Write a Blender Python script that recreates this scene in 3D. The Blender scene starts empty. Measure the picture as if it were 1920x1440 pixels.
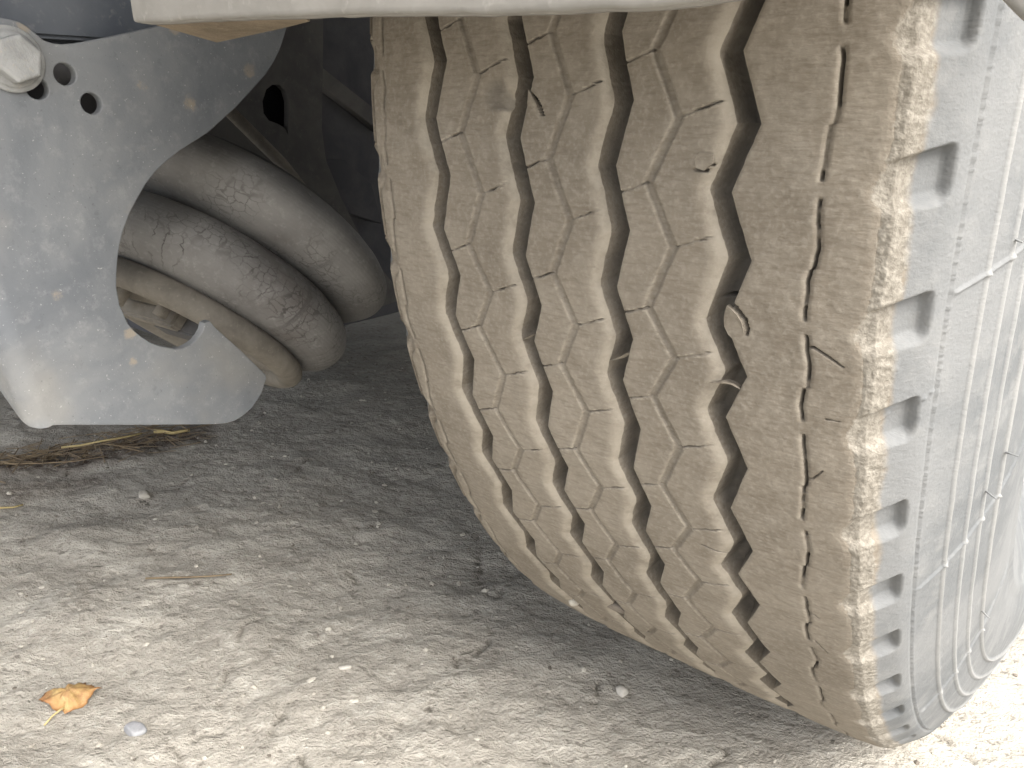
import bpy, bmesh, math, random
import numpy as np
from mathutils import Vector, Matrix

random.seed(7)
RNG = np.random.default_rng(11)
scene = bpy.context.scene
COL = scene.collection

# ---------------------------------------------------------------- camera
cam_d = bpy.data.cameras.new('camera')
cam = bpy.data.objects.new('camera', cam_d)
COL.objects.link(cam)
CAM_LOC = Vector((0.2049, -0.8223, 0.515))
RIGHT = Vector((0.776000, 0.630732, -0.000343))
DOWN = Vector((0.205948, -0.253895, -0.945052))
FWD = Vector((-0.596162, 0.733290, -0.326921))
m = Matrix.Identity(4)
for i in range(3):
    m[i][0] = RIGHT[i]; m[i][1] = -DOWN[i]; m[i][2] = -FWD[i]; m[i][3] = CAM_LOC[i]
cam.matrix_world = m
cam_d.sensor_width = 36.0
cam_d.lens = 36.0 * 1492.17 / 1920.0
cam_d.clip_start = 0.01
cam_d.clip_end = 500
scene.camera = cam

# ---------------------------------------------------------------- sky, sun, exposure
SUN_EL, SUN_AZ = math.radians(52), math.radians(112)      # azimuth clockwise from +Y
world = bpy.data.worlds.new('World'); scene.world = world
world.use_nodes = True
wn = world.node_tree
for n in list(wn.nodes): wn.nodes.remove(n)
sky = wn.nodes.new('ShaderNodeTexSky'); sky.sky_type = 'NISHITA'; sky.sun_disc = False
sky.sun_elevation = SUN_EL; sky.sun_rotation = SUN_AZ
sky.air_density = 1.0; sky.dust_density = 6.0; sky.ozone_density = 0.6
hs = wn.nodes.new('ShaderNodeHueSaturation'); hs.inputs['Saturation'].default_value = 0.35
bg = wn.nodes.new('ShaderNodeBackground'); bg.inputs['Strength'].default_value = 0.148
wo = wn.nodes.new('ShaderNodeOutputWorld')
wn.links.new(sky.outputs[0], hs.inputs['Color']); wn.links.new(hs.outputs[0], bg.inputs[0]); wn.links.new(bg.outputs[0], wo.inputs[0])

sun_d = bpy.data.lights.new('sun', 'SUN'); sun_d.energy = 1.65; sun_d.angle = math.radians(38)
sun_d.color = (1.0, 0.95, 0.87)
sun = bpy.data.objects.new('sun', sun_d); COL.objects.link(sun)
sd = Vector((math.sin(SUN_AZ)*math.cos(SUN_EL), math.cos(SUN_AZ)*math.cos(SUN_EL), math.sin(SUN_EL)))
sun.rotation_euler = sd.to_track_quat('Z', 'Y').to_euler()
sun.location = (2, -2, 4)

scene.view_settings.view_transform = 'Standard'
scene.view_settings.look = 'None'
scene.view_settings.exposure = 1.52
scene.view_settings.gamma = 1.0
scene.view_settings.use_curve_mapping = False

scene.cycles.max_bounces = 5; scene.cycles.diffuse_bounces = 4; scene.cycles.glossy_bounces = 2

# ---------------------------------------------------------------- helpers
def tag(o, label=None, cat=None, group=None, kind=None):
    if label: o['label'] = label
    if cat: o['category'] = cat
    if group: o['group'] = group
    if kind: o['kind'] = kind
    return o

def empty(name, loc=(0, 0, 0)):
    o = bpy.data.objects.new(name, None); COL.objects.link(o); o.location = loc
    o.empty_display_size = 0.05
    return o

def put(name, me, mat, parent=None):
    o = bpy.data.objects.new(name, me); COL.objects.link(o)
    if mat is not None:
        me.materials.clear(); me.materials.append(mat)
    if parent is not None:
        o.parent = parent
        bpy.context.view_layer.update()
        o.matrix_parent_inverse = parent.matrix_world.inverted()
    return o

def grid_mesh(name, V, closed_u=False, closed_v=False, flip=False, attrs=None):
    """V: (rows, cols, 3) array -> mesh of quads"""
    nr, nc = V.shape[:2]
    idx = np.arange(nr*nc).reshape(nr, nc)
    A = idx if not closed_u else np.vstack([idx, idx[:1]])
    A = A if not closed_v else np.hstack([A, A[:, :1]])
    q = np.stack([A[:-1, :-1], A[:-1, 1:], A[1:, 1:], A[1:, :-1]], -1).reshape(-1, 4)
    if flip: q = q[:, ::-1]
    me = bpy.data.meshes.new(name)
    me.vertices.add(nr*nc); me.vertices.foreach_set('co', V.reshape(-1).astype(np.float32))
    me.loops.add(q.size); me.loops.foreach_set('vertex_index', q.reshape(-1).astype(np.int32))
    me.polygons.add(len(q)); me.polygons.foreach_set('loop_start', np.arange(0, q.size, 4, dtype=np.int32))
    me.update(calc_edges=True)
    me.polygons.foreach_set('use_smooth', np.ones(len(q), dtype=bool))
    if attrs:
        for k, a in attrs.items():
            at = me.attributes.new(k, 'FLOAT', 'POINT'); at.data.foreach_set('value', a.reshape(-1).astype(np.float32))
    me.update()
    return me

def _h(ix, iy, s):
    n = (ix.astype(np.int64)*374761393 + iy.astype(np.int64)*668265263 + s*974634777) & 0x7fffffff
    n = ((n ^ (n >> 13))*1274126177) & 0x7fffffff
    return ((n ^ (n >> 16)) & 0xffff)/65535.0
def vnoise(x, y, s=0):
    ix = np.floor(x); iy = np.floor(y); fx = x-ix; fy = y-iy
    fx = fx*fx*(3-2*fx); fy = fy*fy*(3-2*fy)
    a = _h(ix, iy, s); b = _h(ix+1, iy, s); c = _h(ix, iy+1, s); d = _h(ix+1, iy+1, s)
    return (a*(1-fx)+b*fx)*(1-fy)+(c*(1-fx)+d*fx)*fy*1.0
def fbm(x, y, o=4, s=0):
    v = 0; a = 0.5
    for i in range(o):
        v = v+a*vnoise(x*2**i+17.3*i, y*2**i+9.1*i, s+i); a *= 0.5
    return v
def sstep(a, b, x):
    t = np.clip((x-a)/(b-a), 0, 1); return t*t*(3-2*t)
def seg_dist(X, Y, pts):
    """distance to a polyline, and position 0..1 along it"""
    best = np.full(X.shape, 1e9); pos = np.zeros(X.shape); n = len(pts)-1
    for i in range(n):
        ax, ay = pts[i]; bx, by = pts[i+1]; dx, dy = bx-ax, by-ay; L = dx*dx+dy*dy+1e-12
        t = np.clip(((X-ax)*dx+(Y-ay)*dy)/L, 0, 1)
        d = np.hypot(X-ax-t*dx, Y-ay-t*dy)
        k = d < best; best = np.where(k, d, best); pos = np.where(k, (i+t)/n, pos)
    return best, pos

# ---------------------------------------------------------------- material helpers
class NT:
    def __init__(self, name):
        self.mat = bpy.data.materials.new(name); self.mat.use_nodes = True
        self.t = self.mat.node_tree
        for n in list(self.t.nodes): self.t.nodes.remove(n)
        self.out = self.t.nodes.new('ShaderNodeOutputMaterial')
        self.b = self.t.nodes.new('ShaderNodeBsdfPrincipled')
        self.t.links.new(self.b.outputs[0], self.out.inputs[0])
        self.co = self.t.nodes.new('ShaderNodeTexCoord').outputs['Object']
    def n(self, typ, **kw):
        x = self.t.nodes.new('ShaderNode'+typ)
        for k, v in kw.items():
            setattr(x, k, v)
        return x
    def l(self, a, b): self.t.links.new(a, b)
    def set(self, sock, v):
        if hasattr(v, 'is_output') or isinstance(v, bpy.types.NodeSocket): self.l(v, sock)
        else: sock.default_value = v
    def scale(self, s, src=None):
        mp = self.n('Mapping'); self.l(src or self.co, mp.inputs['Vector']); mp.inputs['Scale'].default_value = s
        return mp.outputs[0]
    def noise(self, sc, det=6, rough=0.6, vec=None, dist=0.0):
        x = self.n('TexNoise'); x.inputs['Scale'].default_value = sc; x.inputs['Detail'].default_value = det
        x.inputs['Roughness'].default_value = rough; x.inputs['Distortion'].default_value = dist
        self.l(vec or self.co, x.inputs['Vector']); return x.outputs['Fac']
    def voro(self, sc, feat='DISTANCE_TO_EDGE', vec=None, rnd=1.0):
        x = self.n('TexVoronoi', feature=feat); x.inputs['Scale'].default_value = sc
        x.inputs['Randomness'].default_value = rnd
        self.l(vec or self.co, x.inputs['Vector']); return x.outputs['Distance']
    def ramp(self, fac, a, b, lo=0.0, hi=1.0):
        x = self.n('MapRange'); x.interpolation_type = 'SMOOTHSTEP'
        for i, v in zip((1, 2, 3, 4), (a, b, lo, hi)): x.inputs[i].default_value = v
        self.l(fac, x.inputs[0]); return x.outputs[0]
    def mix(self, fac, a, b, mode='MIX'):
        x = self.n('Mix', data_type='RGBA', blend_type=mode)
        self.set(x.inputs[0], fac)
        for s, v in ((x.inputs[6], a), (x.inputs[7], b)):
            if isinstance(v, tuple): s.default_value = v+(1,) if len(v) == 3 else v
            else: self.l(v, s)
        return x.outputs[2]
    def math(self, op, a, b=0.0):
        x = self.n('Math', operation=op); self.set(x.inputs[0], a); self.set(x.inputs[1], b); return x.outputs[0]
    def attr(self, name):
        x = self.n('Attribute', attribute_name=name); return x.outputs['Fac']
    def bump(self, h, strength, dist, prev=None):
        x = self.n('Bump'); x.inputs['Strength'].default_value = strength; x.inputs['Distance'].default_value = dist
        self.l(h, x.inputs['Height'])
        if prev is not None: self.l(prev, x.inputs['Normal'])
        return x.outputs[0]
    def relief(self, *terms):
        """one bump from several heights, each with its amplitude in metres"""
        h = None
        for sock, amp in terms:
            q = self.math('MULTIPLY', sock, amp); h = q if h is None else self.math('ADD', h, q)
        return self.bump(h, 1.0, 1.0)
    def done(self, col, rough=0.85, metal=0.0, normal=None, spec=0.3):
        self.set(self.b.inputs['Base Color'], col if not isinstance(col, tuple) else col+(1,))
        self.set(self.b.inputs['Roughness'], rough); self.b.inputs['Metallic'].default_value = metal
        self.b.inputs['Specular IOR Level'].default_value = spec
        if normal is not None: self.l(normal, self.b.inputs['Normal'])
        return self.mat

def mat_tyre():
    t = NT('dusty_tyre_rubber')
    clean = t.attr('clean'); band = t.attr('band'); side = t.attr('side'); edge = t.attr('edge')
    big = t.noise(13, 3, .6); mid = t.noise(75, 4, .65); fine = t.noise(430, 2, .6)
    streak = t.noise(1, 3, .6, vec=t.scale((110, 620, 620)))
    dust = t.mix(t.ramp(big, .3, .7), (.166, .144, .115), (.228, .200, .162))
    dust = t.mix(t.math('MULTIPLY', t.ramp(mid, .35, .75), .6), dust, (.262, .236, .197))
    dust = t.mix(t.math('MULTIPLY', t.ramp(fine, .42, .75), .42), dust, (.31, .284, .24))
    dust = t.mix(t.math('MULTIPLY', t.ramp(streak, .3, .55, 1, 0), .34), dust, (.125, .102, .078))
    dust = t.mix(t.math('MULTIPLY', edge, t.ramp(mid, .25, .6, .35, 1)), dust, (.375, .34, .282))
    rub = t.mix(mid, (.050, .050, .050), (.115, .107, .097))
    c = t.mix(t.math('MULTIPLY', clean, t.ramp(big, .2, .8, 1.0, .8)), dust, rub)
    mud = t.mix(t.ramp(fine, .35, .7), (.195, .178, .150), (.285, .265, .228))
    c = t.mix(t.ramp(t.math('ADD', band, t.math('MULTIPLY', t.math('SUBTRACT', fine, .5), .8)), .35, .65), c, mud)
    grey = t.mix(t.ramp(t.math('ADD', big, t.math('MULTIPLY', mid, .4)), .5, .85), (.135, .142, .146), (.182, .187, .188))
    grey = t.mix(t.math('MULTIPLY', t.ramp(mid, .5, .72), .4), grey, (.225, .227, .222))
    grey = t.mix(t.math('MULTIPLY', edge, .8), grey, (.33, .33, .32))
    c = t.mix(t.ramp(t.math('ADD', side, t.math('MULTIPLY', t.math('SUBTRACT', mid, .5), .9)), .15, .85), c, grey)
    n = t.relief((mid, .0005), (streak, .0003), (fine, .00018), (t.math('MULTIPLY', fine, band), .0006))
    return t.done(c, .9, 0, n, .22)

def mat_ground():
    t = NT('dry_clay_ground')
    rot = t.n('Mapping'); t.l(t.co, rot.inputs['Vector']); rot.inputs['Rotation'].default_value = (0, 0, -.55)
    mp2 = t.n('Mapping'); t.l(rot.outputs[0], mp2.inputs['Vector']); mp2.inputs['Scale'].default_value = (1, 1.3, 1.2)
    v = mp2.outputs[0]
    big = t.noise(2.2, 3, .6, v); mid = t.noise(13, 5, .68, v, .3); fine = t.noise(85, 4, .72, v); grit = t.noise(420, 2, .7)
    c = t.mix(t.ramp(big, .3, .7), (.318, .298, .260), (.405, .382, .336))
    c = t.mix(t.math('MULTIPLY', t.ramp(mid, .48, .70), .8), c, (.480, .457, .405))
    c = t.mix(t.math('MULTIPLY', t.ramp(mid, .28, .46, 1, 0), .6), c, (.215, .197, .170))
    c = t.mix(t.math('MULTIPLY', t.ramp(fine, .52, .72), .5), c, (.56, .54, .49))
    c = t.mix(t.math('MULTIPLY', t.ramp(fine, .30, .45, 1, 0), .7), c, (.13, .117, .10))
    cr_at = t.attr('crack')
    c = t.mix(t.math('MULTIPLY', cr_at, .55), c, (.10, .09, .075))
    c = t.mix(t.math('MULTIPLY', t.ramp(grit, .62, .78), .4), c, (.60, .58, .53))
    c = t.mix(t.math('MULTIPLY', t.ramp(grit, .24, .36, 1, 0), .45), c, (.13, .12, .105))
    c = t.mix(t.math('MULTIPLY', t.attr('litter'), t.ramp(fine, .3, .6)), c, (.10, .078, .062))
    n = t.relief((mid, .0030), (fine, .0050), (grit, .0016))
    return t.done(c, .95, 0, n, .15)

def mat_bracket():
    t = NT('weathered_grey_paint')
    wz = t.noise(9, 4, .65, dist=.6); sp = t.noise(75, 5, .72); fine = t.noise(380, 2, .7)
    c = t.mix(t.ramp(wz, .25, .75), (.165, .179, .197), (.26, .271, .28))
    c = t.mix(t.math('MULTIPLY', t.ramp(sp, .5, .72), .32), c, (.40, .405, .405))
    c = t.mix(t.math('MULTIPLY', t.ramp(sp, .28, .42, 1, 0), .35), c, (.115, .125, .14))
    c = t.mix(t.math('MULTIPLY', t.ramp(t.noise(5, 4, .6), .52, .66), .4), c, (.33, .31, .27))
    rs = t.voro(26, 'F1'); rn = t.noise(60, 5, .7)
    rust = t.ramp(t.math('ADD', rs, t.math('MULTIPLY', t.math('SUBTRACT', rn, .5), .5)), .06, .17, 1, 0)
    rust = t.math('MULTIPLY', rust, t.ramp(t.noise(6.5, 2, .5), .36, .50))
    c = t.mix(t.math('MULTIPLY', rust, .6), c, (.45, .37, .27))
    c = t.mix(t.ramp(fine, .66, .76, 0, .6), c, (.55, .55, .53))
    c = t.mix(t.math('MULTIPLY', t.ramp(fine, .22, .34, 1, 0), .45), c, (.09, .095, .105))
    n = t.relief((sp, .0003), (fine, .00008))
    return t.done(c, t.ramp(sp, .3, .7, .5, .75), 0, n, .45)

def mat_bellows():
    t = NT('cracked_bellows_rubber')
    wz = t.noise(11, 5, .6); sp = t.noise(120, 6, .7); u = t.attr('u'); w = t.attr('w')
    cb = t.n('CombineXYZ'); t.l(u, cb.inputs[0]); t.l(w, cb.inputs[1])
    wob = t.noise(90, 4, .6)
    vv = t.n('VectorMath', operation='ADD'); t.l(cb.outputs[0], vv.inputs[0])
    cw = t.n('CombineXYZ'); t.l(t.math('MULTIPLY', t.math('SUBTRACT', wob, .5), .012), cw.inputs[0]); t.l(t.math('MULTIPLY', t.math('SUBTRACT', sp, .5), .008), cw.inputs[1])
    t.l(cw.outputs[0], vv.inputs[1])
    e1 = t.voro(95, vec=vv.outputs[0], rnd=.7)
    gate = t.ramp(t.noise(13, 3, .5), .42, .62)
    ck = t.math('MULTIPLY', t.ramp(e1, .01, .05, .6, 0), gate)
    e2 = t.n('TexWave', wave_type='BANDS', bands_direction='X'); t.l(vv.outputs[0], e2.inputs['Vector']); e2.inputs['Scale'].default_value = 22; e2.inputs['Distortion'].default_value = 9; e2.inputs['Detail'].default_value = 4
    tr = t.math('MULTIPLY', t.ramp(e2.outputs['Fac'], .95, 1.0, 0, .8), t.math('MULTIPLY', t.attr('tear'), t.ramp(t.noise(26, 2, .5), .42, .55)))
    ck = t.math('MAXIMUM', ck, tr)
    # fine moulded rings
    wv = t.n('TexWave', wave_type='BANDS', bands_direction='Y'); t.l(vv.outputs[0], wv.inputs['Vector']); wv.inputs['Scale'].default_value = 70; wv.inputs['Distortion'].default_value = 2
    c = t.mix(t.ramp(wz, .3, .7), (.22, .212, .203), (.31, .302, .288))
    c = t.mix(t.math('MULTIPLY', t.ramp(sp, .5, .75), .5), c, (.43, .42, .40))
    c = t.mix(t.math('MULTIPLY', t.ramp(wz, .25, .42, 1, 0), .5), c, (.165, .145, .13))
    c = t.mix(t.math('MULTIPLY', ck, .8), c, (.04, .032, .03))
    n = t.relief((ck, -.00035), (wv.outputs['Fac'], .00009), (sp, .00022))
    return t.done(c, .7, 0, n, .35)

def mat_simple(name, a, b, sc=20, rough=.8, bump=.3, dist=.001, spec=.3, fleck=None, metal=0.0):
    t = NT(name)
    wz = t.noise(sc, 4, .65, dist=.3); fn = t.noise(sc*7, 3, .7)
    c = t.mix(t.ramp(wz, .28, .72), a, b)
    if fleck: c = t.mix(t.math('MULTIPLY', t.ramp(fn, .56, .75), .6), c, fleck)
    n = t.relief((wz, bump*dist*3), (fn, bump*dist))
    return t.done(c, rough, metal, n, spec)

def mat_leaf():
    t = NT('autumn_leaf')
    a = t.noise(55, 5, .65); b = t.noise(210, 4, .7); r = t.attr('rim')
    c = t.mix(t.ramp(a, .35, .65), (.44, .31, .125), (.27, .15, .07))
    c = t.mix(t.math('MULTIPLY', t.ramp(b, .5, .7), .5), c, (.55, .41, .19))
    c = t.mix(t.math('MULTIPLY', r, .75), c, (.27, .12, .045))
    n = t.bump(b, .5, .0012)
    return t.done(c, .6, 0, n, .35)

M = dict(
    tyre=mat_tyre(), ground=mat_ground(), bracket=mat_bracket(), bellows=mat_bellows(), leaf=mat_leaf(),
    fender=mat_simple('dusty_grey_plastic', (.205, .198, .182), (.275, .266, .247), 16, .8, .3, .0012, .25, (.36, .35, .32)),
    fender_in=mat_simple('muddy_plastic_underside', (.16, .13, .095), (.27, .22, .16), 22, .9, .5, .002, .15, (.33, .28, .21)),
    steel=mat_simple('galvanised_bolt_steel', (.30, .305, .30), (.43, .435, .43), 70, .6, .4, .0010, .4, (.50, .44, .34)),
    rusty=mat_simple('dusty_brown_steel', (.20, .182, .155), (.30, .275, .235), 30, .75, .35, .001, .3, (.37, .34, .29)),
    dark=mat_simple('dark_chassis_paint', (.125, .123, .126), (.185, .18, .172), 14, .85, .3, .0015, .2, (.22, .21, .195)),
    darker=mat_simple('black_chassis_paint', (.085, .087, .098), (.125, .126, .135), 14, .8, .3, .0015, .25),
    black=mat_simple('keyhole_shade_black', (.012, .012, .015), (.02, .02, .023), 14, .9, .2, .001, .1),  # near-black for the sheet that imitates shade in the keyhole
    rail=mat_simple('blue_grey_chassis_paint', (.10, .113, .135), (.17, .185, .205), 13, .6, .25, .0012, .4, (.26, .265, .265)),
    deck=mat_simple('trailer_underside', (.05, .05, .05), (.09, .085, .08), 6, .8, .3, .003, .25),
    straw=mat_simple('dry_straw', (.42, .33, .15), (.56, .46, .24), 60, .7, .3, .0006, .3),
    straw_d=mat_simple('old_straw', (.15, .115, .08), (.27, .21, .13), 60, .8, .3, .0006, .3),
    pale=mat_simple('pale_pebble', (.42, .40, .355), (.55, .525, .475), 90, .8, .4, .0006, .3),
    grey=mat_simple('grey_pebble', (.22, .225, .24), (.32, .325, .335), 90, .75, .4, .0006, .35),
    clay=mat_simple('clay_crumb', (.34, .315, .27), (.50, .475, .42), 90, .95, .5, .0008, .15),
    clot=mat_simple('dark_clay_crumb', (.12, .105, .09), (.22, .195, .165), 90, .95, .5, .0008, .15),
    rim=mat_simple('painted_rim_steel', (.30, .30, .30), (.42, .42, .41), 14, .5, .2, .001, .45),
)

# ================================================================ GROUND
CRACKS = [[(-.375, -.165), (-.3592, -.1923), (-.334, -.222), (-.3074, -.2447)],
          [(-.286, -.178), (-.3013, -.1979), (-.290, -.226), (-.2825, -.2509), (-.2903, -.2947)],
          [(-.3074, -.2447), (-.2825, -.2509)],
          [(-.6821, -.5213), (-.655, -.524), (-.6256, -.5359), (-.615, -.545)],
          [(-.3283, -.4918), (-.318, -.505), (-.3088, -.5226), (-.298, -.53)],
          [(-.409, -.44), (-.395, -.478), (-.409, -.5009), (-.39, -.53), (-.372, -.528)],
          [(-.60, -.487), (-.585, -.468), (-.57, -.452), (-.54, -.42)],
          [(-.80, -.55), (-.77, -.53), (-.775, -.50)], [(-.22, -.42), (-.235, -.39), (-.225, -.36)],
          [(.02, -.36), (.0, -.33), (.012, -.30), (-.01, -.27)]]
def ground_h(X, Y):
    u = X*.85+Y*.52; v = -X*.52+Y*.85
    h = (fbm(u*1.7, v*1.7, 3, 3)-.45)*.020
    h = h+(fbm(u*8, v*10, 3, 9)-.47)*.005
    q = fbm(u*10+.3*fbm(u*40, v*40, 2, 4), v*13, 4, 21)*13; fq = np.floor(q)
    h = h+(fq+sstep(.30, .62, q-fq))/13*.018-.008          # flaking layers with low scarps
    h = h+(fbm(u*45, v*55, 3, 33)-.47)*.0052
    h = h+np.maximum(fbm(u*110, v*120, 2, 37)-.47, 0)*.0075
    # packed, slightly sunk under the wheel
    k = np.exp(-((X/.24)**2)**2-((Y/.30)**2)**2)
    h = h*(1-.85*k)-.002*k
    return h
def axis_pts(a, b, step, far):
    core = np.arange(a, b, step); left = []; p = a; s = step
    while p > -far: s *= 1.18; p -= s; left.append(p)
    right = []; p = core[-1]; s = step
    while p < far: s *= 1.18; p += s; right.append(p)
    return np.array(left[::-1]+list(core)+right)
gx = axis_pts(-1.25, .42, .0039, 70); gy = axis_pts(-.82, .35, .0039, 70)
GX, GY = np.meshgrid(gx, gy)
GZ = ground_h(GX, GY)
ck = np.zeros_like(GX)
core = (np.abs(GX+.4) < .9) & (np.abs(GY+.25) < .7)
wx = GX+(fbm(GX*55, GY*55, 3, 5)-.45)*.012; wy = GY+(fbm(GX*55, GY*55, 3, 8)-.45)*.012
_rg = random.Random(31)
for _ in range(70):                                        # short hairline cracks scattered over the clay
    px, py, a_ = _rg.uniform(-1.1, .3), _rg.uniform(-.75, .1), _rg.uniform(0, 6.28)
    pl = [(px, py)]
    for _k in range(_rg.randint(2, 5)):
        a_ += _rg.uniform(-.9, .9); st = _rg.uniform(.008, .026)
        pl.append((pl[-1][0]+st*math.cos(a_), pl[-1][1]+st*math.sin(a_)))
    CRACKS.append(pl)
for c in CRACKS:
    x0, x1 = min(p[0] for p in c)-.03, max(p[0] for p in c)+.03; y0, y1 = min(p[1] for p in c)-.03, max(p[1] for p in c)+.03
    near_c = (GX > x0) & (GX < x1) & (GY > y0) & (GY < y1)
    if not near_c.any(): continue
    d = np.full(GX.shape, 1.0); s = np.zeros(GX.shape)
    d[near_c], s[near_c] = seg_dist(wx[near_c], wy[near_c], c)
    wd = .0026*(1-.75*np.abs(2*s-1))*(.25+1.5*fbm(GX*25, GY*25, 2, 12))
    ck = np.maximum(ck, np.where(core, 1-sstep(wd*.4, wd, d), 0))
GZ = GZ-ck*.004
lit, _ = seg_dist(GX, GY, [(-1.10, -.47), (-1.02, -.385), (-1.01, -.30), (-1.0, -.22)])
litter = (1-sstep(.01, .075, lit+(fbm(GX*30, GY*30, 3, 4)-.45)*.06))
lit2, _ = seg_dist(GX, GY, [(-1.05, -.52), (-.97, -.47), (-.93, -.40)])
litter = np.maximum(litter, .7*(1-sstep(.005, .05, lit2+(fbm(GX*30, GY*30, 3, 14)-.45)*.06)))
GZ = GZ+litter*(fbm(GX*70, GY*70, 3, 44)-.35)*.012*(litter > 0)
ground = put('ground', grid_mesh('ground', np.stack([GX, GY, GZ], -1), attrs=dict(crack=ck, litter=litter)), M['ground'])
tag(ground, 'dry cracked pale clay ground under the wheel', kind='structure')
def gz(x, y): return float(ground_h(np.array([float(x)]), np.array([float(y)]))[0])

# ================================================================ WHEEL
R0, CZ = 0.530, 0.515
D = .0944
GL = {1: [.0079, .1105, .1992, .295, .3866, .4782, .5750], 2: [.0236, .1252, .2092, .307, .3955, .4835, .5786],
      3: [-.0547, .0424, .1407, .2295, .3287, .416, .5055, .605], 4: [-.0376, .0573, .1578, .2418, .3419, .4328, .5200, .6140]}
GR = {1: [-.0407, .0589, .155, .2478, .3473, .4322, .5290, .627], 2: [-.0246, .0768, .1703, .2607, .3571, .445, .5381, .635],
      3: [-.0061, .0922, .1872, .2791, .374, .4651, .5620, .660], 4: [.01, .1057, .2001, .2895, .3911, .4746, .5700, .664]}
XL = {1: -.0813, 2: -.0284, 3: .0222, 4: .0737}
XR = {1: -.0733, 2: -.0209, 3: .0294, 4: .0832}
def extend(a):
    a = list(a)
    while a[0] > -3.3: a.insert(0, a[0]-D)
    while a[-1] < 3.3: a.append(a[-1]+D)
    return a
CL = {g: extend(GL[g]) for g in GL}; CR = {g: extend(GR[g]) for g in GR}
def zig(g, th, xl, xr, sh=0.0):
    p = sorted([(t+sh, xl) for t in CL[g]]+[(t+sh, xr) for t in CR[g]])
    a = np.array(p); return np.interp(th, a[:, 0], a[:, 1])
def smooth_zig(g, th, xl, xr, k=.0035):
    return sum(zig(g, th+o, xl, xr)*w for o, w in ((-k, .25), (0, .5), (k, .25)))
def near(th, lst):
    a = np.array(lst); i = np.clip(np.searchsorted(a, th), 1, len(a)-1)
    lo, hi = a[i-1], a[i]; return np.where(np.abs(th-lo) < np.abs(th-hi), th-lo, th-hi)

def rows(step, a=-.11, b=.95, coarse=D/12):
    fine = np.arange(a, b, step)
    extra = np.array([t for g in CL for t in CL[g]+CR[g] if a < t < b])
    oth = np.concatenate([np.arange(-math.pi, a, coarse), np.arange(b, math.pi-.002, coarse)])
    t = np.concatenate([fine, oth])
    if step < .001:
        t = np.concatenate([t, extra])
    return np.unique(np.round(t, 6))
TH = rows(.00062)
GW, GD = .0100, .0125                       # groove width and depth
def crown(x): return R0-.0035*(np.abs(x)/.13)**4

def torus_xyz(x, r, th, bulge=True):
    """wheel-local profile (x, r) at angle th -> world"""
    y = -r*np.cos(th); z = CZ-r*np.sin(th)
    if bulge:
        k = np.exp(-((th-math.pi/2)/.42)**2)
        s = np.clip((R0+.005-r)/.08, 0, 1)*np.clip((r-.30)/.1, 0, 1)
        x = x+np.sign(x)*.012*k*s
    # flattened where it stands
    zl = .0015
    z = np.where(z < zl+.01, zl+np.log1p(np.exp((z-zl)/.002))*.002, z)
    return np.stack(np.broadcast_arrays(x, y, z), -1)

# cuts and gouges in the rubber: (polyline in x / theta*R0, half width, depth)
def cut(pts, w, d): return ([(x, t*R0) for x, t in pts], w, d)
CUTS = {3: [cut([(-.0253, -.0182), (-.0231, -.012), (-.0198, -.0078), (-.0172, -.0016), (-.0157, .0046)], .0016, .009)],
        5: [cut([(.0740, .1385), (.0784, .1446), (.0819, .1513), (.0831, .1587), (.0828, .1641)], .0013, .010),
            cut([(.1086, .1644), (.1153, .1716), (.1206, .178)], .0007, .004),
            cut([(.1111, .2841), (.1158, .2718)], .0005, .002), cut([(.1159, .2237), (.1211, .2234)], .0005, .002),
            cut([(.1105, .505), (.116, .52)], .0005, .002), cut([(.109, .455), (.1135, .462)], .0005, .002)],
        4: [cut([(.056, .405), (.066, .408), (.071, .413)], .0006, .003), cut([(.059, .0422), (.0624, .0435), (.0655, .0379)], .0007, .003)],
        2: [cut([(-.0420, -.012), (-.0385, -.008), (-.0350, -.004)], .0095, .0016)],
        1: []}
SIPE_W, SIPE_D = .00034, .0020

def surf_noise(x, th):
    a = th*R0
    return (fbm(x*140+50, a*140+50, 3, 2)-.45)*.0007+(fbm(x*28+9, a*28+9, 2, 6)-.45)*.0014

tyre_th = {}
wheel = empty('truck_wheel', (0, 0, 0))
tag(wheel, 'large dusty truck wheel with worn zigzag-grooved tyre standing on clay', 'wheel')
tyre_children = []

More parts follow.
